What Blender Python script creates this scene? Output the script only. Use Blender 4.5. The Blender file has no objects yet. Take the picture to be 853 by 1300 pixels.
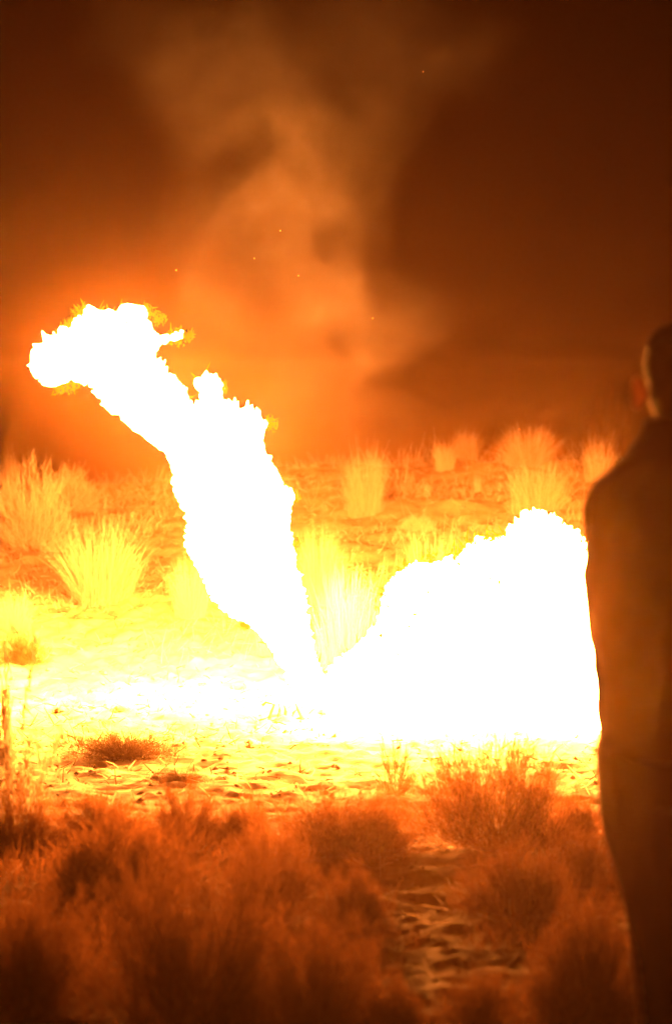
import bpy, bmesh, math, random
import numpy as np
from mathutils import Vector, Matrix, noise as mnoise

random.seed(7)
rng = np.random.default_rng(7)
sc = bpy.context.scene
C = sc.collection

# ------------------------------------------------------------------ camera, world, exposure
CAM_H, F, CX, CY, HZ = 1.65, 6000.0, 426.5, 650.0, 490.0     # focal length and positions in photograph pixels
PITCH = math.atan((CY - HZ) / F)
cam_d = bpy.data.cameras.new('camera')
cam = bpy.data.objects.new('camera', cam_d); C.objects.link(cam)
cam.location = (0, 0, CAM_H); cam.rotation_euler = (math.pi/2 - PITCH, 0, 0)
cam_d.sensor_fit = 'VERTICAL'; cam_d.sensor_height = 24.0; cam_d.sensor_width = 24.0
cam_d.lens = 24.0 * F / 1300.0
cam_d.clip_start = 0.1; cam_d.clip_end = 2000
cam_d.dof.use_dof = True; cam_d.dof.focus_distance = 21.8; cam_d.dof.aperture_fstop = 2.8
sc.camera = cam

world = bpy.data.worlds.new('World'); sc.world = world; world.use_nodes = True
wn = world.node_tree; wn.nodes.clear()
w_out = wn.nodes.new('ShaderNodeOutputWorld'); w_bg = wn.nodes.new('ShaderNodeBackground')
w_sky = wn.nodes.new('ShaderNodeTexSky'); w_sky.sky_type = 'NISHITA'; w_sky.sun_disc = False
w_sky.sun_elevation = math.radians(-6.0); w_sky.sun_rotation = math.radians(200)
wn.links.new(w_sky.outputs[0], w_bg.inputs[0]); w_bg.inputs[1].default_value = 0.002
wn.links.new(w_bg.outputs[0], w_out.inputs[0])

vs = sc.view_settings
sc.display_settings.display_device = 'sRGB'
vs.view_transform = 'Standard'; vs.look = 'None'; vs.exposure = 0.0; vs.gamma = 1.0; vs.use_curve_mapping = False

cy = sc.cycles
cy.use_denoising = True
try:
    cy.denoiser = 'OPENIMAGEDENOISE'; cy.denoising_input_passes = 'RGB_ALBEDO_NORMAL'
except Exception:
    pass
cy.max_bounces = 5; cy.diffuse_bounces = 3; cy.glossy_bounces = 1; cy.transmission_bounces = 4
cy.volume_bounces = 0; cy.transparent_max_bounces = 16
cy.sample_clamp_indirect = 6.0; cy.sample_clamp_direct = 0.0
cy.caustics_reflective = False; cy.caustics_refractive = False
cy.volume_step_rate = 1.0; cy.volume_max_steps = 160

FIRE = 1300.0                     # radiance of the flame core
FIRE_RGB = (1.0, 0.265, 0.036)
HAZE_DENSITY, HAZE_G = 0.00006, 0.65      # fine smoke
BLOOM_DENSITY, BLOOM_G = 0.00027, 0.972      # added forward-scattering volume, stands in for lens bloom, not real dust
SMOKE_DENSITY = 0.0145

# ------------------------------------------------------------------ helpers
cp, sp = math.cos(PITCH), math.sin(PITCH)
def at(px, py, Y):
    """point at forward distance Y that is seen at photograph pixel px, py"""
    dx, dz = (px - CX) / F, -(py - CY) / F
    fy, fz = cp + dz * sp, -sp + dz * cp
    t = Y / fy
    return Vector((dx * t, Y, CAM_H + fz * t))

def link(name, me, mat=None, parent=None):
    o = bpy.data.objects.new(name, me); C.objects.link(o)
    if mat is not None and me is not None:
        me.materials.clear(); me.materials.append(mat)
    if parent is not None: o.parent = parent
    return o

def empty(name, loc=(0, 0, 0), rz=0.0):
    o = bpy.data.objects.new(name, None); C.objects.link(o)
    o.location = loc; o.rotation_euler = (0, 0, rz); o.empty_display_size = 0.1
    return o

def tag(o, label=None, cat=None, group=None, kind=None):
    if label: o['label'] = label
    if cat: o['category'] = cat
    if group: o['group'] = group
    if kind: o['kind'] = kind
    return o

def mesh_np(name, verts, faces, smooth=True):
    """faces: int array (n,3) or (n,4)"""
    me = bpy.data.meshes.new(name)
    verts = np.asarray(verts, np.float32); faces = np.asarray(faces, np.int32)
    n, k = faces.shape
    me.vertices.add(len(verts)); me.vertices.foreach_set('co', verts.ravel())
    me.loops.add(n * k); me.loops.foreach_set('vertex_index', faces.ravel())
    me.polygons.add(n)
    me.polygons.foreach_set('loop_start', np.arange(0, n * k, k, dtype=np.int32))
    try: me.polygons.foreach_set('loop_total', np.full(n, k, np.int32))
    except Exception: pass
    me.polygons.foreach_set('use_smooth', np.full(n, smooth))
    me.update(calc_edges=True); me.validate()
    return me

def new_mat(name):
    m = bpy.data.materials.new(name); m.use_nodes = True
    nt = m.node_tree; nt.nodes.clear()
    out = nt.nodes.new('ShaderNodeOutputMaterial')
    return m, nt, out

def ramp(nt, fac, stops, interp='LINEAR'):
    r = nt.nodes.new('ShaderNodeValToRGB'); r.color_ramp.interpolation = interp
    e = r.color_ramp.elements
    e[0].position = stops[0][0]; e[1].position = stops[-1][0]
    for p_, c_ in stops[1:-1]: e.new(p_)
    for k, (p, c) in enumerate(stops):
        e[k].color = (c, c, c, 1) if not hasattr(c, '__len__') else (*c, 1)
    nt.links.new(fac, r.inputs[0])
    return r

def noise_tex(nt, vec, scale, detail=4, rough=0.55, distort=0.0):
    n = nt.nodes.new('ShaderNodeTexNoise'); n.inputs['Scale'].default_value = scale
    n.inputs['Detail'].default_value = detail; n.inputs['Roughness'].default_value = rough
    n.inputs['Distortion'].default_value = distort
    if vec is not None: nt.links.new(vec, n.inputs['Vector'])
    return n

# numpy value noise -------------------------------------------------
_perm = rng.permutation(4096)
def vnoise(x, y):
    xi = np.floor(x).astype(np.int64); yi = np.floor(y).astype(np.int64)
    fx = x - xi; fy = y - yi
    fx = fx*fx*(3-2*fx); fy = fy*fy*(3-2*fy)
    def h(a, b): return _perm[(_perm[(a % 4096)] + b * 57) % 4096] / 2048.0 - 1.0
    return ((h(xi, yi)*(1-fx) + h(xi+1, yi)*fx)*(1-fy) + (h(xi, yi+1)*(1-fx) + h(xi+1, yi+1)*fx)*fy)

# ------------------------------------------------------------------ materials
def plant_mat(name, c_dark, c_light, translucency=0.4):
    m, nt, out = new_mat(name)
    g = nt.nodes.new('ShaderNodeNewGeometry')
    oi = nt.nodes.new('ShaderNodeObjectInfo')
    mx = nt.nodes.new('ShaderNodeMath'); mx.operation = 'MULTIPLY_ADD'
    nt.links.new(oi.outputs['Random'], mx.inputs[0]); mx.inputs[1].default_value = 0.25
    mul = nt.nodes.new('ShaderNodeMath'); mul.operation = 'MULTIPLY'
    nt.links.new(g.outputs['Random Per Island'], mul.inputs[0]); mul.inputs[1].default_value = 0.75
    nt.links.new(mul.outputs[0], mx.inputs[2])
    r = ramp(nt, mx.outputs[0], [(0.0, c_dark), (1.0, c_light)])
    d = nt.nodes.new('ShaderNodeBsdfDiffuse'); t = nt.nodes.new('ShaderNodeBsdfTranslucent')
    ms = nt.nodes.new('ShaderNodeMixShader'); ms.inputs[0].default_value = translucency
    nt.links.new(r.outputs[0], d.inputs[0]); nt.links.new(r.outputs[0], t.inputs[0])
    nt.links.new(d.outputs[0], ms.inputs[1]); nt.links.new(t.outputs[0], ms.inputs[2])
    nt.links.new(ms.outputs[0], out.inputs[0])
    return m

M_straw = plant_mat('dry_straw', (0.32, 0.25, 0.16), (0.70, 0.61, 0.48), 0.40)
M_brush = plant_mat('russet_brush', (0.095, 0.043, 0.016), (0.33, 0.15, 0.052), 0.56)
M_stem = plant_mat('woody_stem', (0.14, 0.075, 0.035), (0.34, 0.19, 0.085), 0.3)
M_dead = plant_mat('dead_brush', (0.035, 0.022, 0.012), (0.13, 0.08, 0.045), 0.15)

def principled(name, col, rough=0.8, bump=0.0, bscale=40, col2=None, cscale=6, sheen=0.0):
    m, nt, out = new_mat(name)
    b = nt.nodes.new('ShaderNodeBsdfPrincipled'); b.inputs['Roughness'].default_value = rough
    try: b.inputs['Specular IOR Level'].default_value = 0.25
    except Exception: pass
    if sheen: 
        b.inputs['Sheen Weight'].default_value = sheen; b.inputs['Sheen Roughness'].default_value = 0.4
    tc = nt.nodes.new('ShaderNodeTexCoord')
    if col2:
        n = noise_tex(nt, tc.outputs['Object'], cscale, 5)
        r = ramp(nt, n.outputs[0], [(0.35, col), (0.68, col2)])
        nt.links.new(r.outputs[0], b.inputs['Base Color'])
    else: b.inputs['Base Color'].default_value = (*col, 1)
    if bump:
        n2 = noise_tex(nt, tc.outputs['Object'], bscale, 5)
        bp = nt.nodes.new('ShaderNodeBump'); bp.inputs['Strength'].default_value = bump; bp.inputs['Distance'].default_value = 0.01
        nt.links.new(n2.outputs[0], bp.inputs['Height']); nt.links.new(bp.outputs[0], b.inputs['Normal'])
    nt.links.new(b.outputs[0], out.inputs[0])
    return m

M_soil = principled('sandy_soil', (0.25, 0.17, 0.095), 0.95, 0.8, 30, (0.48, 0.36, 0.225), 4.5)
M_stone = principled('desert_stone', (0.16, 0.11, 0.07), 0.85, 0.5, 30, (0.34, 0.25, 0.17), 9)
M_jacket = principled('jacket_cloth', (0.035, 0.015, 0.011), 0.9, 0.3, 90, (0.055, 0.024, 0.017), 5, 0.3)
M_trouser = principled('trouser_cloth', (0.018, 0.013, 0.012), 0.9, 0.3, 90, (0.028, 0.02, 0.017), 5, 0.2)
M_skin = principled('skin', (0.36, 0.20, 0.14), 0.85, 0.1, 120, (0.42, 0.24, 0.17), 14)
m, nt, out = new_mat('ear_skin')
d = nt.nodes.new('ShaderNodeBsdfDiffuse'); d.inputs[0].default_value = (0.52, 0.32, 0.23, 1)
t = nt.nodes.new('ShaderNodeBsdfTranslucent'); t.inputs[0].default_value = (0.52, 0.31, 0.19, 1)
ms = nt.nodes.new('ShaderNodeMixShader'); ms.inputs[0].default_value = 0.5
nt.links.new(d.outputs[0], ms.inputs[1]); nt.links.new(t.outputs[0], ms.inputs[2]); nt.links.new(ms.outputs[0], out.inputs[0]); M_ear = m
M_hair = principled('hair', (0.018, 0.012, 0.009), 0.6, 0.8, 160)
M_shoe = principled('shoe_leather', (0.03, 0.02, 0.015), 0.5, 0.2, 60)
M_eye = principled('eye_white', (0.75, 0.72, 0.68), 0.2)

m, nt, out = new_mat('flame_core')
e = nt.nodes.new('ShaderNodeEmission'); e.inputs[0].default_value = (*FIRE_RGB, 1); e.inputs[1].default_value = FIRE
nt.links.new(e.outputs[0], out.inputs[0]); M_core = m
m.cycles.emission_sampling = 'FRONT'

m, nt, out = new_mat('flame_fringe')        # thin tongues at the rim of the fire, cooler towards their tips
ht = nt.nodes.new('ShaderNodeAttribute'); ht.attribute_name = 'heat'
rc = ramp(nt, ht.outputs['Fac'], [(0.0, (0.95, 0.36, 0.012)), (0.30, (1.0, 0.60, 0.03)), (0.6, (1.0, 0.85, 0.14)), (1.0, (1.0, 0.9, 0.5))])
st = ramp(nt, ht.outputs['Fac'], [(0.0, 0.075), (0.35, 0.12), (0.7, 0.35), (1.0, 1.0)])
ml = nt.nodes.new('ShaderNodeMath'); ml.operation = 'MULTIPLY'; ml.inputs[1].default_value = 13.0; nt.links.new(st.outputs[0], ml.inputs[0])
e = nt.nodes.new('ShaderNodeEmission'); nt.links.new(rc.outputs[0], e.inputs[0]); nt.links.new(ml.outputs[0], e.inputs[1])
nt.links.new(e.outputs[0], out.inputs[0]); M_fringe = m
m.cycles.emission_sampling = 'NONE'

m, nt, out = new_mat('ember_glow')
e = nt.nodes.new('ShaderNodeEmission'); e.inputs[0].default_value = (1.0, 0.40, 0.08, 1); e.inputs[1].default_value = 1.1
nt.links.new(e.outputs[0], out.inputs[0]); M_ember = m
m.cycles.emission_sampling = 'NONE'

# ------------------------------------------------------------------ ground
KY = [-60, 0, 20, 24.2, 26, 28, 30, 32, 34, 35.5, 38, 44, 60, 80, 120, 200, 900]
KZ = [0, 0, 0.0, 0.01, 0.20, 0.42, 0.62, 0.81, 0.96, 1.00, 0.87, 0.55, 0.25, -0.2, -1.15, -3.3, -20.0]
_fy = np.linspace(-60, 900, 9601); _fz = np.interp(_fy, KY, KZ)
_k = np.hanning(21); _k /= _k.sum()
_fz = np.convolve(np.pad(_fz, 10, mode='edge'), _k, mode='valid')
def height(x, y):
    x = np.asarray(x, float); y = np.asarray(y, float)
    z = np.interp(y + 0.5*np.sin(x*0.8 + 0.6), _fy, _fz)
    far = np.clip((y - 25) / 9, 0, 1)*np.clip(1 - (y - 60) / 60, 0, 1)
    z = z + far*0.042*np.clip(x, -6, 6)
    z = z + far*0.035*np.abs(vnoise(x*2.3 + 4, y*2.0))*2
    z = z + far * (0.07*vnoise(x*0.55 + 3, y*0.30) + 0.025*vnoise(x*1.4, y*1.0 + 9))
    near = np.clip(1 - np.abs(x) / 60, 0, 1) * np.clip(1 - (y - 60) / 60, 0, 1)
    z = z + near * (0.018*vnoise(x*1.7 + 11, y*1.4) + 0.012*vnoise(x*4.5, y*4.0 + 5))
    return z
def fine(x, y):
    a = vnoise(x*8 + 0.9*vnoise(x*3, y*3), y*7)
    b = vnoise(x*17 + 40, y*15); c = vnoise(x*34, y*30 + 8)
    d = np.clip(vnoise(x*5.5 + 60, y*4.0) - 0.25, 0, 1)      # scuffed hollows
    return 0.012*a*np.abs(a)*1.6 + 0.009*b + 0.0075*c - 0.016*d

def axis(parts):
    v = []
    for a, b, s in parts: v += list(np.arange(a, b, s))
    return np.array(v + [parts[-1][1]])
xs = axis([(-400, -60, 20), (-60, -12, 4), (-12, -4, 0.5), (-4, 4, 0.03), (4, 12, 0.5), (12, 60, 4), (60, 400, 20)])
ys = axis([(-40, 4, 2), (4, 10, 0.25), (10, 28, 0.03), (28, 39, 0.045), (39, 62, 0.3), (62, 120, 3), (120, 800, 20)])
X, Yg = np.meshgrid(xs, ys)
Z = height(X, Yg) + fine(X, Yg) * (1 + 0.7*np.clip((Yg - 21.5)/4, 0, 1) - 0.5*np.clip((Yg - 26)/3, 0, 1)) * ((np.abs(X) < 4.5) & (Yg > 9) & (Yg < 48))
nx, ny = len(xs), len(ys)
idx = np.arange(nx*ny).reshape(ny, nx)
q = np.stack([idx[:-1, :-1], idx[:-1, 1:], idx[1:, 1:], idx[1:, :-1]], -1).reshape(-1, 4)
ground = link('ground', mesh_np('ground', np.stack([X, Yg, Z], -1).reshape(-1, 3), q), M_soil)
tag(ground, 'pale sandy desert ground rising into a low bank behind the fire', kind='structure')

def gz(x, y): return float(height(x, y))
def on_ground(px, py):
    """first ground point seen at a photograph pixel"""
    for Y in np.arange(9.0, 110.0, 0.04):
        p = at(px, py, Y)
        if p.z <= gz(p.x, Y): return Vector((p.x, Y, gz(p.x, Y)))
    p = at(px, py, 35.3); return Vector((p.x, 35.3, gz(p.x, 35.3)))     # just over the crest

def ribbons(P0, D, L, bend, w0, w1, seg=3):
    """thin tapered blades: base points, directions, lengths, droop vectors -> verts, quads"""
    n = len(P0)
    D = D / np.linalg.norm(D, axis=1, keepdims=True)
    side = np.cross(D, rng.normal(size=(n, 3))); side /= np.linalg.norm(side, axis=1, keepdims=True) + 1e-9
    V = np.empty((n, seg+1, 2, 3), np.float32)
    for s in range(seg+1):
        t = s/seg
        c = P0 + D*(L*t)[:, None] + bend*(t*t)
        w = (w0*(1-t) + w1*t)[:, None]
        V[:, s, 0] = c - side*w; V[:, s, 1] = c + side*w
    b = (np.arange(n)*(seg+1)*2)[:, None]
    Q = []
    for s in range(seg):
        Q.append(np.concatenate([b+2*s, b+2*s+1, b+2*s+3, b+2*s+2], 1))
    return V.reshape(-1, 3), np.stack(Q, 1).reshape(-1, 4)

# ------------------------------------------------------------------ flames
def ico(center, r, sub=2):
    bm = bmesh.new(); bmesh.ops.create_icosphere(bm, subdivisions=sub, radius=1.0)
    R = r if hasattr(r, '__len__') else (r, r, r)
    for v in bm.verts: v.co = Vector((v.co.x*R[0], v.co.y*R[1], v.co.z*R[2])) + Vector(center)
    return bm
_tmpl = {}
def add_ball(V, Fc, center, r, sub=2):
    if sub not in _tmpl:
        bm = ico((0, 0, 0), 1, sub)
        _tmpl[sub] = (np.array([v.co[:] for v in bm.verts]), np.array([[v.index for v in f.verts] for f in bm.faces])); bm.free()
    v, f = _tmpl[sub]
    R = np.array(r if hasattr(r, '__len__') else (r, r, r))
    n = sum(len(a) for a in V)
    V.append(v * R + np.array(center)); Fc.append(f + n)

def fuse(V, Fc, voxel, smooth=0):
    me = mesh_np('tmp', np.concatenate(V), np.concatenate(Fc))
    o = bpy.data.objects.new('tmp', me); C.objects.link(o)
    md = o.modifiers.new('r', 'REMESH'); md.mode = 'VOXEL'; md.voxel_size = voxel; md.use_smooth_shade = True
    if smooth:
        s = o.modifiers.new('s', 'SMOOTH'); s.iterations = smooth; s.factor = 0.5
    dg = bpy.context.evaluated_depsgraph_get(); dg.update()
    res = bpy.data.meshes.new_from_object(o.evaluated_get(dg))
    bpy.data.objects.remove(o); bpy.data.meshes.remove(me)
    return res

def inside(poly, x, y):
    c = np.zeros(x.shape, bool); n = len(poly)
    for i in range(n):
        x1, y1 = poly[i]; x2, y2 = poly[(i+1) % n]
        c ^= ((y1 > y) != (y2 > y)) & (x < (x2-x1)*(y-y1)/((y2-y1) or 1e-9) + x1)
    return c
def edge_dist(poly, x, y):
    d = np.full(x.shape, 1e9); n = len(poly)
    for i in range(n):
        ax, ay = poly[i]; bx, by = poly[(i+1) % n]
        dx, dy = bx-ax, by-ay; L = dx*dx+dy*dy or 1e-9
        t = np.clip(((x-ax)*dx + (y-ay)*dy)/L, 0, 1)
        d = np.minimum(d, np.hypot(x-ax-t*dx, y-ay-t*dy))
    return d
def balls_of(poly, rmax):
    """balls that fill an outline: a solid body of flame with that silhouette"""
    P = np.array(poly, float)
    gx, gy = np.meshgrid(np.arange(P[:, 0].min(), P[:, 0].max(), 2.0), np.arange(P[:, 1].min(), P[:, 1].max(), 2.0))
    ins = inside(poly, gx, gy); d = np.where(ins, edge_dist(poly, gx, gy), 0)
    left = ins.copy(); res = []
    while len(res) < 900:
        dd = np.where(left, np.minimum(d, rmax), 0); k = np.unravel_index(np.argmax(dd), dd.shape)
        r = dd[k]
        if r < 2.0: break
        res.append((gx[k], gy[k], r))
        left &= np.hypot(gx-gx[k], gy-gy[k]) > r*0.8
    return res

def flame(name, poly, Y0, lean, rmax, label, extra=(), depth=0.0, flow_x=0.0, ragged=1.0, wisp_heat=1.0):
    bl = balls_of(poly, rmax)
    V, Fc = [], []
    base = at(poly[0][0], poly[0][1], Y0)
    for (px, py, r) in bl:
        Yj = Y0 + lean*(900-py)/500.0
        offs = [0.0] if r < rmax*0.7 else [-depth, 0.0, depth]
        for od in offs:
            Yk = Yj + od + random.uniform(-0.04, 0.04)
            c = at(px, py, Yk) - base; rr = r * Yk / F
            if od: rr *= 0.92
            add_ball(V, Fc, c, (rr, rr*1.15, rr))
    core = fuse(V, Fc, 0.0075, 3)
    flow = Vector((flow_x, 0, 1)).normalized()
    def rough(me, off, k):
        n = len(me.vertices)
        co = np.empty(n*3, np.float32); me.vertices.foreach_get('co', co); co = co.reshape(-1, 3)
        nn = np.empty(n*3, np.float32); me.vertex_normals.foreach_get('vector', nn); nn = nn.reshape(-1, 3)
        for i in range(n):
            p = Vector(co[i]) + Vector((off, 0, 0)); nv = Vector(nn[i])
            a = mnoise.noise(p*5.0); b = mnoise.noise(p*13.0 + Vector((7, 3, 1))); c_ = mnoise.noise(p*31.0); d_ = mnoise.noise(p*64.0)
            q = min(max(0.55 + 1.2*mnoise.noise(p*2.7 + Vector((3, 11, 5))), 0.2), 1.2)      # ragged in places, smooth in others
            r1, r2, r3 = [max(0.0, 1 - 2.3*abs(t))**2 for t in (b, c_, d_)]
            h = k*(0.016*a + 0.022*b + 0.018*c_ + q*(0.034*r1 + 0.034*r2 + 0.020*r3) - 0.030)
            lick = max(0.0, 1 - abs(b)*2.2)**3*max(0.0, 0.3 + c_) + 0.5*max(0.0, 1 - abs(c_)*2.5)**3
            v = nv*h + (flow*0.8 + nv*0.5)*(0.045*k*lick*q*max(0.0, nv.dot(flow) + 0.65))
            co[i] += v
        me.vertices.foreach_set('co', co.ravel()); me.update()
    rough(core, Y0, ragged)
    root = empty(name, base)
    tag(root, label, 'flame')
    link('flame_core', core, M_core, root)
    # tongues: fine blades of cooler flame licking off the rim in patches
    n = len(core.vertices)
    co = np.empty(n*3, np.float32); core.vertices.foreach_get('co', co); co = co.reshape(-1, 3)
    nn = np.empty(n*3, np.float32); core.vertex_normals.foreach_get('vector', nn); nn = nn.reshape(-1, 3)
    cand = np.where((np.abs(nn[:, 1]) < 0.16) & (nn[:, 2] > -0.75))[0]
    ex = np.array([list((at(px, py, Y0 + lean*(900-py)/500.0) - base)) + [r*Y0/F] for (px, py, r) in extra])
    pick = []
    for i in cand:
        p = Vector(co[i]); m_ = 0.5 + 1.3*mnoise.noise(p*4.2 + Vector((Y0, 0, 0)))
        m_ = max(0.0, m_ - 0.35)*0.5
        if len(ex):
            dd = np.hypot(ex[:, 0]-co[i, 0], ex[:, 2]-co[i, 2]) - ex[:, 3]*1.2
            if dd.min() < 0: m_ += 0.55
        if random.random() < m_*0.5: pick.append(i)
    pick = np.array(pick); k = len(pick)
    P0 = co[pick] - nn[pick]*0.004
    D = nn[pick]*np.array([1, .4, 1])*0.9 + np.array([flow.x, 0, flow.z])*0.9 + rng.normal(0, 0.4, (k, 3))
    Lk = 0.012 + 0.036*rng.uniform(0, 1, k)**1.8
    h0 = rng.uniform(0.40, 0.85, k)
    for (x_, y_, z_, r_) in ex:                              # loose wisps where the flame thins out
        q_ = 110; c_ = rng.normal(size=(q_, 3)); c_ /= np.linalg.norm(c_, axis=1, keepdims=True)
        u_ = rng.uniform(0, 1, q_)**0.5
        P0 = np.concatenate([P0, np.array([x_, y_, z_]) + c_*u_[:, None]*r_*1.05])
        D = np.concatenate([D, np.array([flow.x, 0, flow.z]) + rng.normal(0, 0.55, (q_, 3))])
        Lk = np.concatenate([Lk, 0.010 + 0.022*rng.uniform(0, 1, q_)**2])
        h0 = np.concatenate([h0, np.clip(wisp_heat - 0.5*u_ + rng.normal(0, .25, q_), 0.25, 1.0)])
    k = len(P0)
    fv, fq = ribbons(P0, D, Lk, rng.normal(0, 0.35, (k, 3))*Lk[:, None], 0.0018 + Lk*0.15, 0.0004 + Lk*0.03, 3)
    fr = mesh_np('flame_fringe', fv, fq)
    at_ = fr.attributes.new('heat', 'FLOAT', 'POINT')
    at_.data.foreach_set('value', (np.repeat(h0[:, None], 8, 1)*np.repeat([1.0, 0.72, 0.42, 0.1], 2)[None]).ravel().astype(np.float32))
    link('flame_fringe', fr, M_fringe, root)
    return root

jet = [(412, 905), (384, 880), (365, 858), (345, 832), (326, 808), (305, 790), (288, 768), (268, 742), (246, 712), (239, 692),
       (242, 668), (224, 646), (216, 620), (216, 592), (205, 576), (190, 564), (170, 546), (150, 528), (136, 514), (129, 494), (110, 488),
       (90, 486), (70, 494), (54, 488), (42, 474), (38, 462), (50, 452), (60, 436), (75, 424), (88, 408), (100, 397), (112, 387), (122, 391),
       (132, 394), (141, 391), (150, 399), (165, 390), (178, 387), (187, 394), (192, 409), (200, 421), (208, 426), (222, 420), (232, 421),
       (238, 427), (230, 435), (216, 437), (203, 444), (198, 455), (204, 470), (220, 490), (238, 504), (245, 524), (256, 536), (261, 512), (253, 489),
       (264, 481), (283, 489), (286, 496), (279, 502), (281, 519), (305, 525), (325, 530), (342, 536), (338, 560), (348, 585), (356, 600),
       (362, 618), (376, 628), (370, 650), (366, 680), (374, 720), (385, 780), (402, 830), (425, 868), (440, 890)]
flame('flame', jet, 24.0, 0.5, 62, 'tall white-hot flame leaning up to the left with a hooked tip',
      extra=[(226, 430, 15), (240, 428, 8), (200, 405, 12), (187, 396, 10), (102, 398, 9), (90, 412, 8), (92, 490, 12), (75, 494, 8), (345, 540, 10),
             (262, 490, 10), (283, 494, 8), (374, 632, 9), (355, 660, 11), (372, 690, 10), (312, 794, 7)], depth=0.10, flow_x=-0.35)
ball = [(412, 905), (414, 868), (436, 838), (462, 806), (480, 790), (484, 772), (492, 748), (508, 730), (524, 716), (548, 712), (568, 704),
        (580, 702), (596, 690), (608, 683), (618, 692), (632, 700), (645, 692), (652, 676), (668, 666), (684, 658), (700, 664), (716, 670), (732, 680), (745, 696), (768, 712),
        (790, 740), (800, 800), (806, 870), (800, 926), (770, 944), (740, 946), (700, 943), (650, 944), (600, 943), (560, 948), (520, 944), (470, 930)]
flame('flame', ball, 22.6, 0.35, 95, 'broad white ground fire billowing low beside the standing person',
      extra=[(600, 690, 16), (622, 686, 14), (580, 704, 14), (640, 690, 14), (545, 712, 12), (735, 690, 12), (490, 770, 14), (515, 724, 10)], depth=0.14, ragged=0.7, wisp_heat=1.2)

# ------------------------------------------------------------------ plants
def tuft_mesh(name, n, h, rbase, spread, droop, wid, stray=0.1):
    """bunch grass: blades from a tight base, fanning out"""
    a = rng.uniform(0, 2*np.pi, n); r = rbase*rng.uniform(0, 1, n)**0.6
    ph = rng.uniform(0, 6.28, 3); r = r*(0.75 + 0.2*np.sin(2*a + ph[0]) + 0.15*np.sin(3*a + ph[1]) + 0.1*np.sin(7*a + ph[2]))
    P = np.stack([r*np.cos(a), r*np.sin(a), np.full(n, -0.01)], 1)
    tilt = spread*(0.15 + 0.85*rng.uniform(0, 1, n)**0.8)
    a2 = a + rng.normal(0, 0.9, n)
    D = np.stack([np.sin(tilt)*np.cos(a2), np.sin(tilt)*np.sin(a2), np.cos(tilt)], 1)
    L = h*(0.25 + 0.75*rng.uniform(0, 1, n)**1.3)*(1 - 0.38*(r/rbase)**2)
    tilt = tilt*rng.uniform(0.3, 1.25, n)
    k = rng.uniform(0, 1, n) < stray; L[k] *= 1.22
    k = rng.uniform(0, 1, n) < 0.18; L[k] *= 0.4; tilt[k] += 0.3
    D = np.stack([np.sin(tilt)*np.cos(a2), np.sin(tilt)*np.sin(a2), np.cos(tilt)], 1)
    B = np.stack([np.cos(a2), np.sin(a2), -0.55*np.ones(n)], 1)*(droop*L*tilt*rng.uniform(0.3, 1.2, n))[:, None]
    return mesh_np(name, *ribbons(P, D, L, B, np.full(n, wid), np.full(n, wid*0.25)), smooth=True)

def shrub_meshes(name, h, R, n_stem, n_twig, twig_len, wid, lumps=5, up=0.6):
    """rounded desert shrub: branching stems and a shell of fine twigs with gaps"""
    lum = [(rng.uniform(0, 2*np.pi), rng.uniform(0.1, 1.2), rng.uniform(0.75, 1.15)) for _ in range(lumps)]
    a = rng.uniform(0, 2*np.pi, n_stem); el = np.arccos(rng.uniform(0.03, 1, n_stem))
    E = np.stack([np.sin(el)*np.cos(a), np.sin(el)*np.sin(a), np.cos(el)], 1)
    s = rng.uniform(0.62, 0.92, n_stem)
    for la, le, ls in lum:
        c = np.array([math.sin(le)*math.cos(la), math.sin(le)*math.sin(la), math.cos(le)])
        s *= 1 + (ls-1)*np.clip((E@c - 0.6)/0.4, 0, 1)*1.6
    tip = E*np.array([R, R, h])*s[:, None]
    tip[:, 2] += 0.04*h
    P0 = rng.normal(0, 0.05*R, (n_stem, 3)); P0[:, 2] = -0.01
    Ls = np.linalg.norm(tip-P0, axis=1)
    sv, sq = ribbons(P0, tip-P0, Ls, rng.normal(0, 0.05, (n_stem, 3))*R, np.full(n_stem, wid*1.2), np.full(n_stem, wid*0.6), 3)
    stem = mesh_np(name + '_stem', sv, sq)
    N = n_stem*n_twig
    ks = np.repeat(np.arange(n_stem), n_twig)
    t = rng.uniform(0.22, 1.08, N)**0.75
    P = P0[ks]*(1-t)[:, None] + tip[ks]*t[:, None] + rng.normal(0, 0.035, (N, 3))*np.array([R, R, h])
    P[:, 2] = np.maximum(P[:, 2], 0.005)
    D = E[ks] + np.array([0, 0, up]) + rng.normal(0, 0.72, (N, 3))
    L = twig_len*(0.35 + 1.0*rng.uniform(0, 1, N)**1.6)
    B = rng.normal(0, 0.12, (N, 3))*L[:, None]
    fv, fq = ribbons(P, D, L, B, np.full(N, wid*1.1), np.full(N, wid*0.4), 2)
    return stem, mesh_np(name + '_foliage', fv, fq)

TUFT = [tuft_mesh('tuft_a', 2300, 1.0, 0.42, 0.60, 0.45, 0.0032),
        tuft_mesh('tuft_b', 1700, 1.0, 0.44, 0.46, 0.40, 0.0034, 0.15),
        tuft_mesh('tuft_c', 420, 1.0, 0.42, 0.40, 0.35, 0.0040, 0.3),
        tuft_mesh('tuft_d', 2400, 1.0, 0.45, 0.80, 0.45, 0.0032)]
SHRUB = [shrub_meshes('shrub_a', 1.0, 1.0, 260, 36, 0.16, 0.0030, 6),
         shrub_meshes('shrub_b', 1.0, 1.0, 300, 36, 0.13, 0.0029, 8, 0.9),
         shrub_meshes('shrub_c', 1.0, 1.0, 220, 36, 0.20, 0.0030, 5, 1.2)]
TWIGGY = shrub_meshes('twiggy', 1.0, 0.75, 60, 16, 0.22, 0.0055, 3, 0.9)

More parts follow.
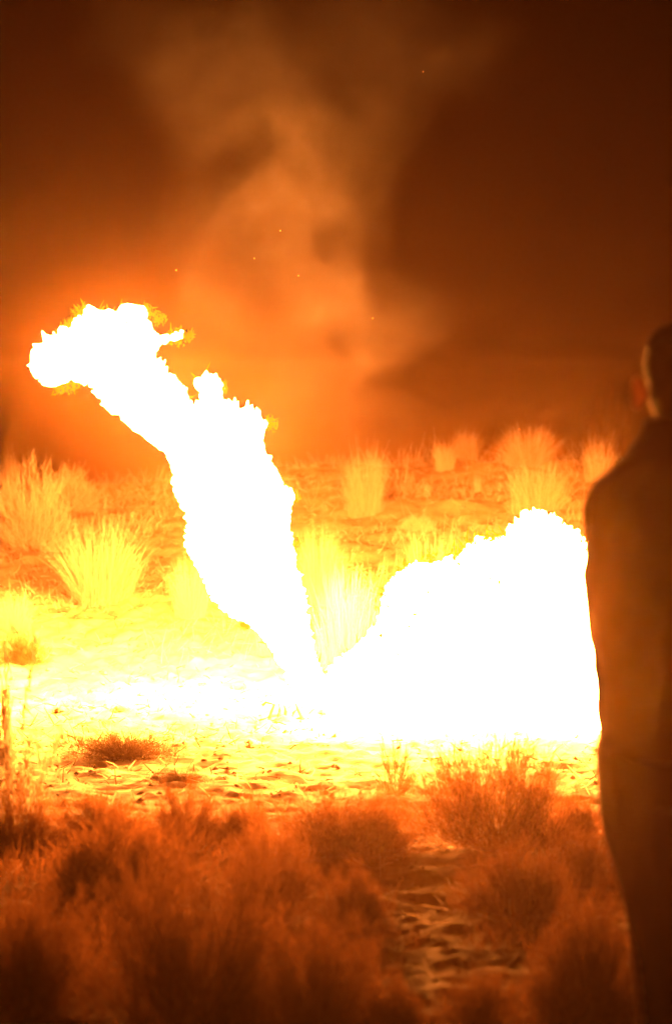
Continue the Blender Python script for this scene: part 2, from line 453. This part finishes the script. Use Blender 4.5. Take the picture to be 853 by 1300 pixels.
def leafy_meshes():
    n = 18
    a = rng.uniform(0, 6.28, n); tl = rng.uniform(0.05, 1.05, n)
    E = np.stack([np.sin(tl)*np.cos(a), np.sin(tl)*np.sin(a), np.cos(tl)], 1)
    L = rng.uniform(0.55, 1.05, n); P0 = rng.normal(0, 0.06, (n, 3)); P0[:, 2] = 0
    B = np.stack([np.cos(a), np.sin(a), -0.6*np.ones(n)], 1)*0.16
    st = mesh_np('leafy_stem', *ribbons(P0, E, L, B, np.full(n, .004), np.full(n, .002), 4))
    m_ = 36; t = rng.uniform(0.40, 1.0, (n, m_))
    C_ = P0[:, None] + E[:, None]*(L[:, None]*t)[..., None] + B[:, None]*(t*t)[..., None]
    N = n*m_
    lf = mesh_np('leafy_foliage', *ribbons(C_.reshape(-1, 3) + rng.normal(0, .02, (N, 3)), rng.normal(0, 1, (N, 3)) + np.array([0, 0, .5]), rng.uniform(.05, .12, N), rng.normal(0, .01, (N, 3)), np.full(N, .014), np.full(N, .004), 2))
    return st, lf
LEAFY = leafy_meshes()

def size_of(px0, px1, top, base, Y):
    return (px1-px0)/2*Y/F, (base-top)*Y/F

def grass_tuft(px0, px1, top, base, label, v=0, wf=1.0, mat=None, group='dry grass tufts on the bank', cx=None):
    p = on_ground((px0+px1)/2 if cx is None else cx, base)
    r, h = size_of(px0, px1, top, base, p.y)
    sx = r / (0.70 if v in (0, 3) else 0.60) * wf
    rz = random.uniform(0, 6.28); me = TUFT[v].copy(); me.materials.append(mat or M_straw)
    co = np.empty(len(me.vertices)*3, np.float32); me.vertices.foreach_get('co', co); co = co.reshape(-1, 3, 1)
    co = co.reshape(-1, 8, 3)                                   # every blade roots on the sloping ground
    bx, by = co[:, :2, 0].mean(1)*sx, co[:, :2, 1].mean(1)*sx
    wx, wy = p.x + bx*math.cos(rz) - by*math.sin(rz), p.y + bx*math.sin(rz) + by*math.cos(rz)
    co[:, :, 2] += ((height(wx, wy) - p.z)/h)[:, None]
    me.vertices.foreach_set('co', co.ravel()); me.update()
    o = bpy.data.objects.new('grass_tuft', me); C.objects.link(o)
    o.location = (p.x, p.y, p.z); o.scale = (sx, sx, h*1.08); o.rotation_euler = (0, 0, rz)
    return tag(o, label, 'grass tuft', group)

def shrub(px0, px1, top, base, label, v=0, mat=None, group='low desert shrubs in front of the fire', hm=0.92, name='desert_shrub', meshes=None, Y=None):
    p = on_ground((px0+px1)/2, base)
    if Y:
        t_ = at((px0+px1)/2, top, Y); p = Vector((t_.x, Y, gz(t_.x, Y))); base = top + (t_.z - p.z)*F/Y
    r, h = size_of(px0, px1, top, base, p.y)
    root = empty(name, (p.x, p.y, p.z - 0.01), random.uniform(0, 6.28))
    root.scale = (r*1.27, r*1.27, h*hm*1.18)
    st, fo = meshes or SHRUB[v]
    a = st.copy() if mat else st; b = fo.copy() if mat else fo
    link('stem', a, M_dead if mat is M_dead else (mat if meshes and mat else M_stem), root); link('foliage', b, mat or M_brush, root)
    return tag(root, label, 'shrub', group)

# bank behind the fire
HILL = 'dry grass tufts on the bank'
grass_tuft(50, 200, 655, 765, 'big bright fan of straw grass left of the leaning flame', 0)
grass_tuft(208, 276, 702, 785, 'small straw tuft close against the left edge of the leaning flame', 0)
grass_tuft(424, 502, 568, 655, 'upright grass tuft on the slope just right of the leaning flame', 1)
grass_tuft(543, 586, 560, 598, 'small lower tuft of the pair on the crest above the ground fire', 1)
grass_tuft(570, 616, 534, 581, 'taller rear tuft of the pair on the crest above the ground fire', 1)
grass_tuft(630, 710, 535, 592, 'dim rounded grass clump on the crest above the wide tuft', 3)
grass_tuft(628, 737, 582, 648, 'widest grass tuft above the ground fire near the person', 1)
grass_tuft(730, 790, 552, 612, 'spiky grass tuft half hidden by the shoulder of the person', 2)
grass_tuft(598, 614, 597, 626, 'tiny lone tuft of stalks on the slope above the ground fire', 2)
grass_tuft(494, 592, 664, 756, 'tall sparse grass rising right behind the ground fire', 2)
grass_tuft(366, 446, 662, 768, 'grass tuft touching the right edge of the leaning flame', 0)
grass_tuft(388, 492, 718, 845, 'glaring white grass clump in the gap between the two flames', 1)
grass_tuft(0, 26, 574, 628, 'grass tuft cut by the left frame edge on the crest', 1)
grass_tuft(-12, 48, 745, 800, 'bright low straw at the left edge below the big fan tuft', 3)
grass_tuft(318, 352, 775, 832, 'short yellow grass at the foot of the leaning flame', 2)
shrub(50, 134, 580, 652, 'fuzzy orange shrub on the bank crest at upper left', 1, M_straw, 'shrubs on the bank')
shrub(0, 92, 608, 700, 'wide fuzzy shrub on the bank above the big fan tuft', 2, M_straw, 'shrubs on the bank')
shrub(498, 552, 648, 674, 'low pale cushion shrub on the slope above the ground fire', 1, M_straw, 'shrubs on the bank')
shrub(-8, 62, 800, 842, 'low brown shrub on the flat at the left frame edge', 0, M_brush, 'shrubs on the bank')
for k, (a, b, t, bs, lab) in enumerate([(600, 660, 508, 540, 'faint far shrub in the dark just beyond the crest tufts'),
                                        (664, 726, 494, 532, 'faint far shrub in the dark beyond the crest, middle of three'),
                                        (736, 810, 488, 536, 'faint far shrub in the dark beside the head of the person')]):
    shrub(a, b, t, bs, lab, k % 3, None, 'far shrubs beyond the crest', 0.72, Y=43 + 2*k)

# shrubs between the fire and the camera
shrub(-30, 78, 1002, 1088, 'dark shrub at the left frame edge in the front row', 2)
shrub(64, 196, 1001, 1066, 'low dark shrub behind the crown of the large rounded shrub at left', 0)
shrub(250, 344, 1008, 1078, 'low dark shrub filling the gap left of the long dark shrub', 1)
shrub(684, 776, 988, 1066, 'low shrub between the biggest back row shrub and the person', 1)
shrub(440, 520, 1010, 1082, 'low shrub overlapping the right end of the long dark shrub', 2)
shrub(14, 272, 1000, 1152, 'large rounded shrub at left, in front of the others of its row', 1)
shrub(182, 292, 1004, 1076, 'dark spiky shrub behind the right shoulder of the large rounded shrub', 2)
shrub(288, 346, 1014, 1068, 'small open shrub in the gap left of the long dark shrub', 2)
shrub(330, 534, 998, 1090, 'long dark shrub at centre along the edge of the lit sand', 0)
shrub(518, 742, 948, 1078, 'biggest shrub of the back row, directly below the ground fire', 2)
shrub(474, 532, 932, 1012, 'wispy see-through plant standing up against the bright sand', 0, None, 'low desert shrubs in front of the fire', 0.95, 'wispy_plant', TWIGGY)
shrub(578, 742, 1044, 1162, 'rounded shrub right of the bare path', 1)
shrub(388, 516, 1074, 1190, 'dark rounded shrub left of the bare path', 1)
shrub(272, 408, 1058, 1170, 'upright feathery shrub left of the dark rounded shrub', 2)
shrub(690, 790, 1048, 1130, 'shrub partly hidden behind the legs of the person', 0)
shrub(-60, 134, 1112, 1300, 'blurred shrub in the bottom left corner', 0)
shrub(106, 400, 1100, 1330, 'largest blurred shrub in the bottom row', 2)
shrub(318, 500, 1150, 1340, 'blurred shrub at the bottom, left of the path mouth', 0)
shrub(640, 850, 1088, 1310, 'tall blurred shrub at bottom right beside the legs of the person', 1)
shrub(436, 566, 1214, 1332, 'small blurred shrub growing in the mouth of the bare path', 1)
shrub(548, 668, 1222, 1330, 'small blurred shrub at the bottom, right of the path mouth', 0)
shrub(-50, 78, 772, 1010, 'thin open leafy plant in front of the bright sand at the left edge', 0, M_straw, 'low desert shrubs in front of the fire', 0.85, 'leafy_plant', LEAFY, Y=17.0)
grass_tuft(586, 690, 1006, 1072, 'row of thin pale stalks in front of the biggest back row shrub', 2, 1.0, None, 'dry stalks among the front shrubs')
grass_tuft(366, 420, 1018, 1072, 'few pale seed stalks in front of the long dark shrub', 2, 0.8, None, 'dry stalks among the front shrubs')
# dead mats on the sand
shrub(80, 232, 926, 962, 'dark flattened mat of dead brush on the bright sand', 0, M_dead, 'dead brush mats', 0.9, 'dead_brush')
shrub(190, 266, 976, 996, 'small dark scrap of dead brush behind the front row', 0, M_dead, 'dead brush mats', 0.9, 'dead_brush')

# ------------------------------------------------------------------ stones, sticks, litter
def stone_mesh(seed, flat=0.6):
    bm = ico((0, 0, 0), 1, 2)
    for v in bm.verts:
        p = v.co.copy(); k = 1 + 0.35*mnoise.noise(p*1.3 + Vector((seed*9.1, 0, 0))) + 0.12*mnoise.noise(p*3.5 + Vector((0, seed, 0)))
        v.co = Vector((p.x*k, p.y*k*0.85, p.z*k*flat))
    me = bpy.data.meshes.new('stone'); bm.to_mesh(me); bm.free(); return me
for k, (px, py, w, lab) in enumerate([(153, 905, 11, 'dark stone on the bright sand above the dead brush mat'), (166, 906, 6, 'small dark stone beside the larger one above the brush mat'),
                                      (197, 990, 7, 'small round stone just behind the front row of shrubs'), (300, 876, 9, 'stone on the sand left of the foot of the leaning flame'),
                                      (118, 882, 8, 'stone on the sand below the big fan tuft'), (76, 904, 7, 'small stone near the thin open shrub at left')]):
    p = on_ground(px, py); s = w*p.y/F
    o = link('stone', stone_mesh(k + 1), M_stone); o.location = p + Vector((0, 0, 0.25*s)); o.scale = (s, s, s); o.rotation_euler = (0, 0, k*1.3)
    tag(o, lab, 'stone', 'stones on the sand')

def tube(pts, rad, sides=6):
    V, Q = [], []
    n = len(pts)
    for i, p in enumerate(pts):
        p = Vector(p); d = (Vector(pts[min(i+1, n-1)]) - Vector(pts[max(i-1, 0)])).normalized()
        u = d.orthogonal().normalized(); w = d.cross(u)
        r = rad[i] if hasattr(rad, '__len__') else rad
        for k in range(sides):
            a = 2*math.pi*k/sides; V.append((p + u*math.cos(a)*r + w*math.sin(a)*r)[:])
    for i in range(n-1):
        for k in range(sides):
            Q.append((i*sides+k, i*sides+(k+1) % sides, (i+1)*sides+(k+1) % sides, (i+1)*sides+k))
    for base in (0, (n-1)*sides):
        for k in range(1, sides-1, 2): Q.append((base, base+k, base+k+1, base+min(k+2, sides-1)))
    return V, Q
pile_at = on_ground(362, 916)
pile = tag(empty('stick_pile', pile_at), 'small heap of charred sticks at the foot of the leaning flame', 'stick pile')
for (x0, z0, x1, z1) in [(-.12, .0, -.02, .03), (-.08, .0, -.05, .085), (-.035, .0, -.03, .08), (.0, .0, -.005, .075), (.03, .0, .06, .06), (.09, .0, .05, .09), (-.11, .075, -.06, .085), (.02, .0, .13, .005)]:
    mid = ((x0+x1)/2+random.uniform(-.01, .01), random.uniform(-.03, .03), (z0+z1)/2+.012)
    V, Q = tube([(x0, random.uniform(-.05, .05), z0), mid, (x1, random.uniform(-.05, .05), z1)], [.009, .007, .004])
    link('stick', mesh_np('stick', V, Q), M_stem, pile)

# loose litter: straw bits and clods over the sand
n = 9000
yy = 13 + 27*rng.uniform(0, 1, n)**0.8; xx = rng.uniform(-1, 1, n)*yy*0.085
P = np.stack([xx, yy, height(xx, yy) + fine(xx, yy) + 0.004], 1)
D = np.stack([rng.normal(size=n), rng.normal(size=n), np.abs(rng.normal(size=n))*0.35], 1)
L = rng.uniform(0.02, 0.09, n)
lit = link('straw_litter', mesh_np('straw_litter', *ribbons(P, D, L, rng.normal(0, .01, (n, 3)), np.full(n, .0025), np.full(n, .001), 2)), M_straw)
tag(lit, 'loose straw and short dry grass littering the sandy ground', kind='stuff')
n = 5000
yy = 13 + 26*rng.uniform(0, 1, n); xx = rng.uniform(-1, 1, n)*yy*0.085
zz = height(xx, yy) + fine(xx, yy)
V = []; Fq = []
tv = np.array([(1, 0, 0), (0, 1, 0), (-1, 0, 0), (0, -1, 0), (0, 0, .8), (0, 0, -.6)])
tf = np.array([(0, 1, 4), (1, 2, 4), (2, 3, 4), (3, 0, 4), (1, 0, 5), (2, 1, 5), (3, 2, 5), (0, 3, 5)])
s = 0.004 + 0.018*rng.uniform(0, 1, n)**4
pv = (tv[None]*(0.7+0.6*rng.uniform(size=(n, 6, 1))))*s[:, None, None] + np.stack([xx, yy, zz], 1)[:, None]
pf = tf[None] + (np.arange(n)*6)[:, None, None]
peb = link('gravel', mesh_np('gravel', pv.reshape(-1, 3), pf.reshape(-1, 3), False), M_stone)
tag(peb, 'small clods and pebbles scattered over the sand', kind='stuff')
n = 5200
yy = 19.5 + 11*rng.uniform(0, 1, n); xx = rng.uniform(-1, 1, n)*yy*0.085
keep = vnoise(xx*2.4 + 70, yy*1.6) + rng.uniform(-.6, .6, n) > 0.05
xx, yy = xx[keep], yy[keep]; n = len(xx)
P = np.stack([xx, yy, height(xx, yy) + fine(xx, yy) + 0.006], 1)
D = np.stack([rng.normal(size=n), rng.normal(size=n), np.abs(rng.normal(size=n))*0.45], 1)
tw = link('dead_twigs', mesh_np('dead_twigs', *ribbons(P, D, rng.uniform(0.02, 0.075, n), rng.normal(0, .012, (n, 3)), np.full(n, .0032), np.full(n, .0014), 2)), M_dead)
tag(tw, 'dark broken twigs and leaf scraps scattered over the bright sand', kind='stuff')
# sparse short grass on the bank
n = 26000
yy = 25.5 + 11*rng.uniform(0, 1, n); xx = rng.uniform(-1, 1, n)*yy*0.085
keep = vnoise(xx*1.3, yy*0.9) + rng.uniform(-.5, .5, n) > 0.15
xx, yy = xx[keep], yy[keep]; n = len(xx)
P = np.stack([xx, yy, height(xx, yy)], 1)
D = np.stack([rng.normal(0, .45, n), rng.normal(0, .45, n), np.ones(n)], 1)
L = rng.uniform(0.03, 0.15, n)*(0.5 + np.clip(vnoise(xx*2.1, yy*1.6), 0, 1)*1.2)
bg = link('short_grass', mesh_np('short_grass', *ribbons(P, D, L, rng.normal(0, .02, (n, 3)), np.full(n, .0018), np.full(n, .0006), 2)), M_straw)
tag(bg, 'thin cover of short dry grass on the bank', kind='stuff')

# low undergrowth between the front shrubs, thin on the bare path
n = 26000
yy = 12 + 5.4*rng.uniform(0, 1, n)**0.8; xx = rng.uniform(-1, 1, n)*yy*0.085
path = 0.28 + (yy - 12)*0.015
keep = (np.abs(xx - path) > 0.15 + 0.10*vnoise(xx*3, yy*2)) & (vnoise(xx*2.2, yy*1.5 + 30) + rng.uniform(-.5, .5, n) > -0.05)
xx, yy = xx[keep], yy[keep]; n = len(xx)
P = np.stack([xx, yy, height(xx, yy)], 1)
D = np.stack([rng.normal(0, .4, n), rng.normal(0, .4, n), np.ones(n)], 1)
L = rng.uniform(0.03, 0.16, n)*(0.5 + np.clip(vnoise(xx*2.9, yy*2.0), 0, 1))
ug = link('undergrowth', mesh_np('undergrowth', *ribbons(P, D, L, rng.normal(0, .02, (n, 3)), np.full(n, .0014), np.full(n, .0005), 2)), M_brush)
tag(ug, 'low dry undergrowth filling the gaps between the front shrubs', kind='stuff')

# ------------------------------------------------------------------ person
PY = 10.5
pc = at(862, 900, PY)
person = empty('person', (pc.x, PY, gz(pc.x, PY)))
tag(person, 'person in a dark jacket standing with back turned, watching the fire', 'person')
def loft(V, Fc, rings, sides=20):
    """closed tube through elliptical rings (cx, cy, cz, rx, ry)"""
    n0 = sum(len(a) for a in V); vs_ = []; fs = []
    for (x, y, z, rx, ry) in rings:
        for k in range(sides):
            a = 2*math.pi*k/sides; vs_.append((x + rx*math.cos(a), y + ry*math.sin(a), z))
    m_ = len(rings)
    for i in range(m_-1):
        for k in range(sides):
            a, b, c, d = i*sides+k, i*sides+(k+1) % sides, (i+1)*sides+(k+1) % sides, (i+1)*sides+k
            fs += [(a, b, c), (a, c, d)]
    for base, flip in ((0, True), ((m_-1)*sides, False)):
        vs_.append(tuple(np.mean(vs_[base:base+sides], 0))); ci = len(vs_)-1
        for k in range(sides):
            a, b = base+k, base+(k+1) % sides
            fs.append((b, a, ci) if flip else (a, b, ci))
    V.append(np.array(vs_)); Fc.append(np.array(fs)+n0)
def limb(V, Fc, pts, radii, steps=8):
    """tapered limb of overlapping balls along a path"""
    for i in range(len(pts)-1):
        a, b = np.array(pts[i], float), np.array(pts[i+1], float)
        for k in range(steps+1):
            t = k/steps; add_ball(V, Fc, a*(1-t)+b*t, radii[i]*(1-t)+radii[i+1]*t)
def mirror(pts, s): return [(p[0]*s, p[1], p[2]) for p in pts]
TURN = math.radians(14)      # head turned to the left
def hd(x, y, z):
    c, s_ = math.cos(TURN), math.sin(TURN)
    return (x*c - y*s_, x*s_ + y*c + 0.015, z)
# body: head, neck, trunk, arms and hands, legs as one surface
V, Fc = [], []
add_ball(V, Fc, hd(0, -0.012, 1.665), (0.079, 0.088, 0.092), 3)
add_ball(V, Fc, hd(0, 0.03, 1.60), (0.058, 0.062, 0.072), 3)
add_ball(V, Fc, hd(0, 0.062, 1.555), (0.026, 0.024, 0.022))
limb(V, Fc, [hd(0, 0.088, 1.665), hd(0, 0.110, 1.622)], [0.010, 0.015])
add_ball(V, Fc, hd(0.014, 0.098, 1.618), 0.009); add_ball(V, Fc, hd(-0.014, 0.098, 1.618), 0.009)
add_ball(V, Fc, hd(0, 0.088, 1.592), (0.024, 0.012, 0.006)); add_ball(V, Fc, hd(0, 0.086, 1.581), (0.021, 0.012, 0.007))
for s in (-1, 1):
    add_ball(V, Fc, hd(0.034*s, 0.075, 1.672), (0.026, 0.014, 0.009))
    add_ball(V, Fc, hd(0.042*s, 0.062, 1.615), (0.026, 0.022, 0.022))
limb(V, Fc, [(0, 0.0, 1.60), (0, -0.01, 1.44)], [0.058, 0.066])
loft(V, Fc, [(0, 0, .84, .15, .10), (0, 0, 1.0, .14, .095), (0, 0, 1.2, .155, .10), (0, 0, 1.36, .16, .10), (0, 0, 1.45, .08, .07)])
ARM = [(-.150, -.01, 1.355), (-.163, -.015, 1.20), (-.160, .0, 1.12), (-.145, .13, .985), (-.130, .185, .945)]
for s in (1, -1):
    limb(V, Fc, mirror(ARM, s), [.044, .040, .036, .028, .024])
    w = Vector(mirror(ARM, s)[-1]); fd = Vector((s*.35, .75, -.45)).normalized(); sd = Vector((-s*.8, .5, .1)).normalized()
    limb(V, Fc, [w, w + fd*.09], [.025, .028], 4)
    add_ball(V, Fc, w + fd*.06 + sd*.014, .027); add_ball(V, Fc, w + fd*.06 - sd*.014, .027)
    for j, (o_, l_) in enumerate([(-.030, .062), (-.010, .075), (.010, .080), (.029, .070)]):
        k0 = w + fd*.095 + sd*o_; k1 = k0 + (fd + Vector((0, 0, -.25))).normalized()*l_*.55; k2 = k1 + (fd*.5 + Vector((-s*.1, -.15, -.75))).normalized()*l_*.5
        limb(V, Fc, [k0, k1, k2], [.0095, .0085, .007], 6)
    t0 = w + fd*.035 + sd*.028; t1 = t0 + (sd*.8 + fd*.7).normalized()*.04; limb(V, Fc, [t0, t1, t1 + fd*.03], [.012, .010, .0085], 6)
for s in (1, -1):
    limb(V, Fc, [(-.085*s, 0, .86), (-.070*s, .012, .48), (-.050*s, -.012, .10)], [.085, .052, .036], 12)
bmesh_body = fuse(V, Fc, 0.007, 3)
link('body', bmesh_body, M_skin, person)
# eyes
for s in (-1, 1):
    V, Fc = [], []; add_ball(V, Fc, hd(0.031*s, 0.076, 1.652), 0.0125)
    link('eye', mesh_np('eye', V[0], Fc[0]), M_eye, person)
# ears: thin, the firelight shines through them
for s in (-1, 1):
    V, Fc = [], []
    for k in range(9):
        a = -1.9 + k*0.52; limb(V, Fc, [hd((0.104 + .015*math.cos(a))*s, -0.010 - .012*math.cos(a), 1.618 + .034*math.sin(a)), hd(0.076*s, 0.008, 1.612)], [.0055, .004], 6)
    link('ear', fuse(V, Fc, 0.004, 1), M_ear, person)
# hair
V, Fc = [], []
add_ball(V, Fc, hd(0, -0.022, 1.682), (0.087, 0.095, 0.086), 3); add_ball(V, Fc, hd(0, -0.045, 1.62), (0.082, 0.066, 0.085), 3)
for k in range(60):
    a = random.uniform(0, 6.28); e_ = random.uniform(0.1, 1.5)
    add_ball(V, Fc, hd(.085*math.sin(e_)*math.cos(a), -.03 + .085*math.sin(e_)*math.sin(a)*(1 if math.sin(a) < 0 else .6), 1.684 + .08*math.cos(e_)), random.uniform(.010, .02))
link('hair', fuse(V, Fc, 0.008, 1), M_hair, person)
# jacket
V, Fc = [], []
loft(V, Fc, [(0, 0, .80, .190, .125), (0, 0, .83, .193, .13), (0, 0, .88, .183, .125), (0, 0, 1.0, .194, .13), (0, 0, 1.15, .210, .135), (0, -.005, 1.25, .208, .135),
             (0, -.01, 1.36, .182, .118), (0, -.01, 1.43, .150, .102), (0, -.005, 1.48, .118, .09), (0, 0, 1.525, .096, .082), (0, .005, 1.565, .084, .078)], 28)
for s in (1, -1):
    limb(V, Fc, mirror(ARM[:4], s), [.066, .058, .054, .044], 12)
    limb(V, Fc, [(.115*s, -.01, 1.43), (.160*s, -.01, 1.36)], [.05, .064], 6)
jk = fuse(V, Fc, 0.012, 4)
cs = np.empty(len(jk.vertices)*3, np.float32); jk.vertices.foreach_get('co', cs); cs = cs.reshape(-1, 3)
ns = np.empty(len(jk.vertices)*3, np.float32); jk.vertex_normals.foreach_get('vector', ns); ns = ns.reshape(-1, 3)
for i in range(len(cs)):
    p = Vector(cs[i]); cs[i] += ns[i]*(.008*mnoise.noise(Vector((p.x*6, p.y*6, p.z*16))) + .004*mnoise.noise(p*25))
jk.vertices.foreach_set('co', cs.ravel()); jk.update()
link('jacket', jk, M_jacket, person)
# trousers
V, Fc = [], []
loft(V, Fc, [(0, 0, .70, .165, .115), (0, 0, .80, .172, .115), (0, 0, .90, .155, .10)])
for s in (1, -1):
    limb(V, Fc, [(-.088*s, 0, .80), (-.080*s, .006, .68), (-.060*s, .012, .52), (-.045*s, 0, .38), (-.036*s, -.012, .20), (-.038*s, -.012, .07)], [.105, .102, .074, .060, .050, .052], 10)
link('trousers', fuse(V, Fc, 0.012, 3), M_trouser, person)
for s in (1, -1):
    V, Fc = [], []
    add_ball(V, Fc, (-.046*s, -.02, .05), (.042, .055, .05), 3); add_ball(V, Fc, (-.052*s, .09, .035), (.046, .10, .036), 3); add_ball(V, Fc, (-.05*s, .04, .012), (.046, .14, .014), 3)
    link('shoe', fuse(V, Fc, 0.008, 2), M_shoe, person)

# ------------------------------------------------------------------ sparks
V, Fc = [], []; add_ball(V, Fc, (0, 0, 0), 0.0032, 1)
sme = mesh_np('spark', V[0], Fc[0]); sme.materials.append(M_ember)
for (px, py, k) in [(224, 343, 1.5), (356, 293, 1.2), (379, 350, 1.3), (323, 328, 1), (473, 404, 1.2), (537, 91, .8), (131, 601, .8), (659, 545, 1.1)]:
    o = bpy.data.objects.new('spark', sme); C.objects.link(o)
    o.location = at(px, py, 24.0 + random.uniform(-.4, .8)); o.scale = (k, k, k)
    tag(o, 'tiny glowing spark drifting in the smoky air', 'spark', 'sparks in the air')

# ------------------------------------------------------------------ smoke and haze
def smoke_plume():
    rings = [(440, 700, 60), (430, 600, 90), (400, 500, 140), (380, 400, 175), (360, 300, 185), (360, 200, 205), (380, 100, 235), (410, 0, 260), (430, -90, 280)]
    Ys = 25.2
    V, Fc = [], []
    base = at(400, 700, Ys)
    rr = []
    for (px, py, r) in rings:
        p = at(px, py, Ys) - base; R = r*Ys/F*1.7; rr.append((p.x, p.y, p.z, R, R))
    loft(V, Fc, rr, 24)
    o = link('smoke', mesh_np('smoke', V[0], Fc[0]))
    o.location = base
    m, nt, out = new_mat('drifting_smoke')
    L = nt.links.new
    tc = nt.nodes.new('ShaderNodeTexCoord'); P = tc.outputs['Object']
    sep = nt.nodes.new('ShaderNodeSeparateXYZ'); L(P, sep.inputs[0])
    zs = [p[2] for p in rr]; z0, z1 = zs[0], zs[-1]
    mr = nt.nodes.new('ShaderNodeMapRange'); mr.inputs[1].default_value = z0; mr.inputs[2].default_value = z1
    L(sep.outputs[2], mr.inputs[0])
    span = 1.6
    def curve_of(k, lo, hi):
        return ramp(nt, mr.outputs[0], [((p[2]-z0)/(z1-z0), (p[k]-lo)/(hi-lo)) for p in rr])
    cx = curve_of(0, -span, span); rad = curve_of(3, 0, 2.0)
    def math_(op, a, b):
        n = nt.nodes.new('ShaderNodeMath'); n.operation = op
        for i, v in enumerate((a, b)):
            if v is None: continue
            if isinstance(v, (int, float)): n.inputs[i].default_value = v
            else: L(v, n.inputs[i])
        return n.outputs[0]
    def vmath(op, a_, b_):
        n = nt.nodes.new('ShaderNodeVectorMath'); n.operation = op
        for i, v_ in enumerate((a_, b_)):
            if v_ is None: continue
            if isinstance(v_, tuple): n.inputs[i].default_value = v_
            else: L(v_, n.inputs[i])
        return n
    # billows: soft puffs whose space is pushed about by noise
    wob = noise_tex(nt, P, 1.3, 6, 0.62); wob.inputs['Lacunarity'].default_value = 2.1
    off = vmath('SUBTRACT', wob.outputs['Color'], (0.5, 0.5, 0.5)).outputs[0]
    W = vmath('ADD', P, vmath('MULTIPLY', off, (1.35, 0.9, 1.35)).outputs[0]).outputs[0]
    total = None
    for (px, py, rx, ry, wt) in [(445, 575, 75, 90, .6), (370, 520, 110, 90, .75), (465, 425, 75, 70, .8), (365, 415, 125, 95, .85), (290, 315, 95, 75, .9), (400, 300, 95, 95, 1.0),
                                 (345, 225, 110, 85, .9), (430, 185, 110, 85, .55), (290, 130, 110, 90, .5), (400, 80, 150, 95, .5), (530, 60, 120, 95, .4), (240, 40, 120, 85, .3), (190, 350, 120, 75, .22), (508, 392, 58, 48, .95), (488, 530, 60, 70, .6), (455, 240, 75, 50, .6)]:
        c = at(px, py, Ys + random.uniform(-.15, .15)) - base
        q_ = vmath('MULTIPLY', vmath('SUBTRACT', W, tuple(c)).outputs[0], (F/Ys/rx/1.25, F/Ys/rx/1.25, F/Ys/ry/1.25))
        ln = nt.nodes.new('ShaderNodeVectorMath'); ln.operation = 'LENGTH'; L(q_.outputs[0], ln.inputs[0])
        f = nt.nodes.new('ShaderNodeMapRange'); f.interpolation_type = 'SMOOTHSTEP'
        f.inputs[1].default_value = 0.60; f.inputs[2].default_value = 1.0; f.inputs[3].default_value = wt; f.inputs[4].default_value = 0.0
        L(ln.outputs['Value'], f.inputs[0])
        total = f.outputs[0] if total is None else math_('ADD', total, f.outputs[0])
    dx = math_('SUBTRACT', sep.outputs[0], math_('SUBTRACT', math_('MULTIPLY', cx.outputs[0], 2*span), span))
    d = math_('SQRT', math_('ADD', math_('MULTIPLY', dx, dx), math_('MULTIPLY', sep.outputs[1], sep.outputs[1])), None)
    rel = math_('DIVIDE', d, math_('MULTIPLY', rad.outputs[0], 2.0))
    hard = ramp(nt, rel, [(0.70, 1.0), (0.96, 0.0)])
    zf = ramp(nt, mr.outputs[0], [(0.0, 0.0), (0.10, 1.0), (0.93, 1.0), (1.0, 0.0)])
    wisp = noise_tex(nt, W, 2.6, 6, 0.62)
    inner = ramp(nt, wisp.outputs[0], [(0.40, 0.06), (0.50, 0.45), (0.62, 1.25)])
    dens = math_('MULTIPLY', math_('MULTIPLY', total, hard.outputs[0]), math_('MULTIPLY', inner.outputs[0], zf.outputs[0]))
    dens = math_('MULTIPLY', dens, SMOKE_DENSITY)
    v = nt.nodes.new('ShaderNodeVolumePrincipled'); v.inputs['Color'].default_value = (0.92, 0.86, 0.78, 1)
    v.inputs['Anisotropy'].default_value = 0.0
    L(dens, v.inputs['Density']); L(v.outputs[0], out.inputs['Volume'])
    m.cycles.volume_step_rate = 0.35
    o.data.materials.append(m)
    tag(o, 'thin brown smoke rising and drifting right from the flames', kind='stuff')
smoke_plume()

bm = bmesh.new(); bmesh.ops.create_cube(bm, size=1.0)
for v in bm.verts: v.co = Vector((v.co.x*900, 380 + v.co.y*900, -8.5 + v.co.z*28.8))
me = bpy.data.meshes.new('haze'); bm.to_mesh(me); bm.free()
haze = link('haze', me)
m, nt, out = new_mat('smoky_haze')
v = nt.nodes.new('ShaderNodeVolumePrincipled'); v.inputs['Color'].default_value = (0.92, 0.50, 0.25, 1)
v.inputs['Density'].default_value = HAZE_DENSITY; v.inputs['Anisotropy'].default_value = HAZE_G
v2 = nt.nodes.new('ShaderNodeVolumePrincipled'); v2.inputs['Color'].default_value = (0.94, 0.56, 0.30, 1)  # second volume added to imitate lens bloom around the flames
v2.inputs['Density'].default_value = BLOOM_DENSITY; v2.inputs['Anisotropy'].default_value = BLOOM_G
ad = nt.nodes.new('ShaderNodeAddShader'); nt.links.new(v.outputs[0], ad.inputs[0]); nt.links.new(v2.outputs[0], ad.inputs[1])
nt.links.new(ad.outputs[0], out.inputs['Volume']); me.materials.append(m)
tag(haze, 'thin smoky night haze glowing in the firelight', kind='stuff')
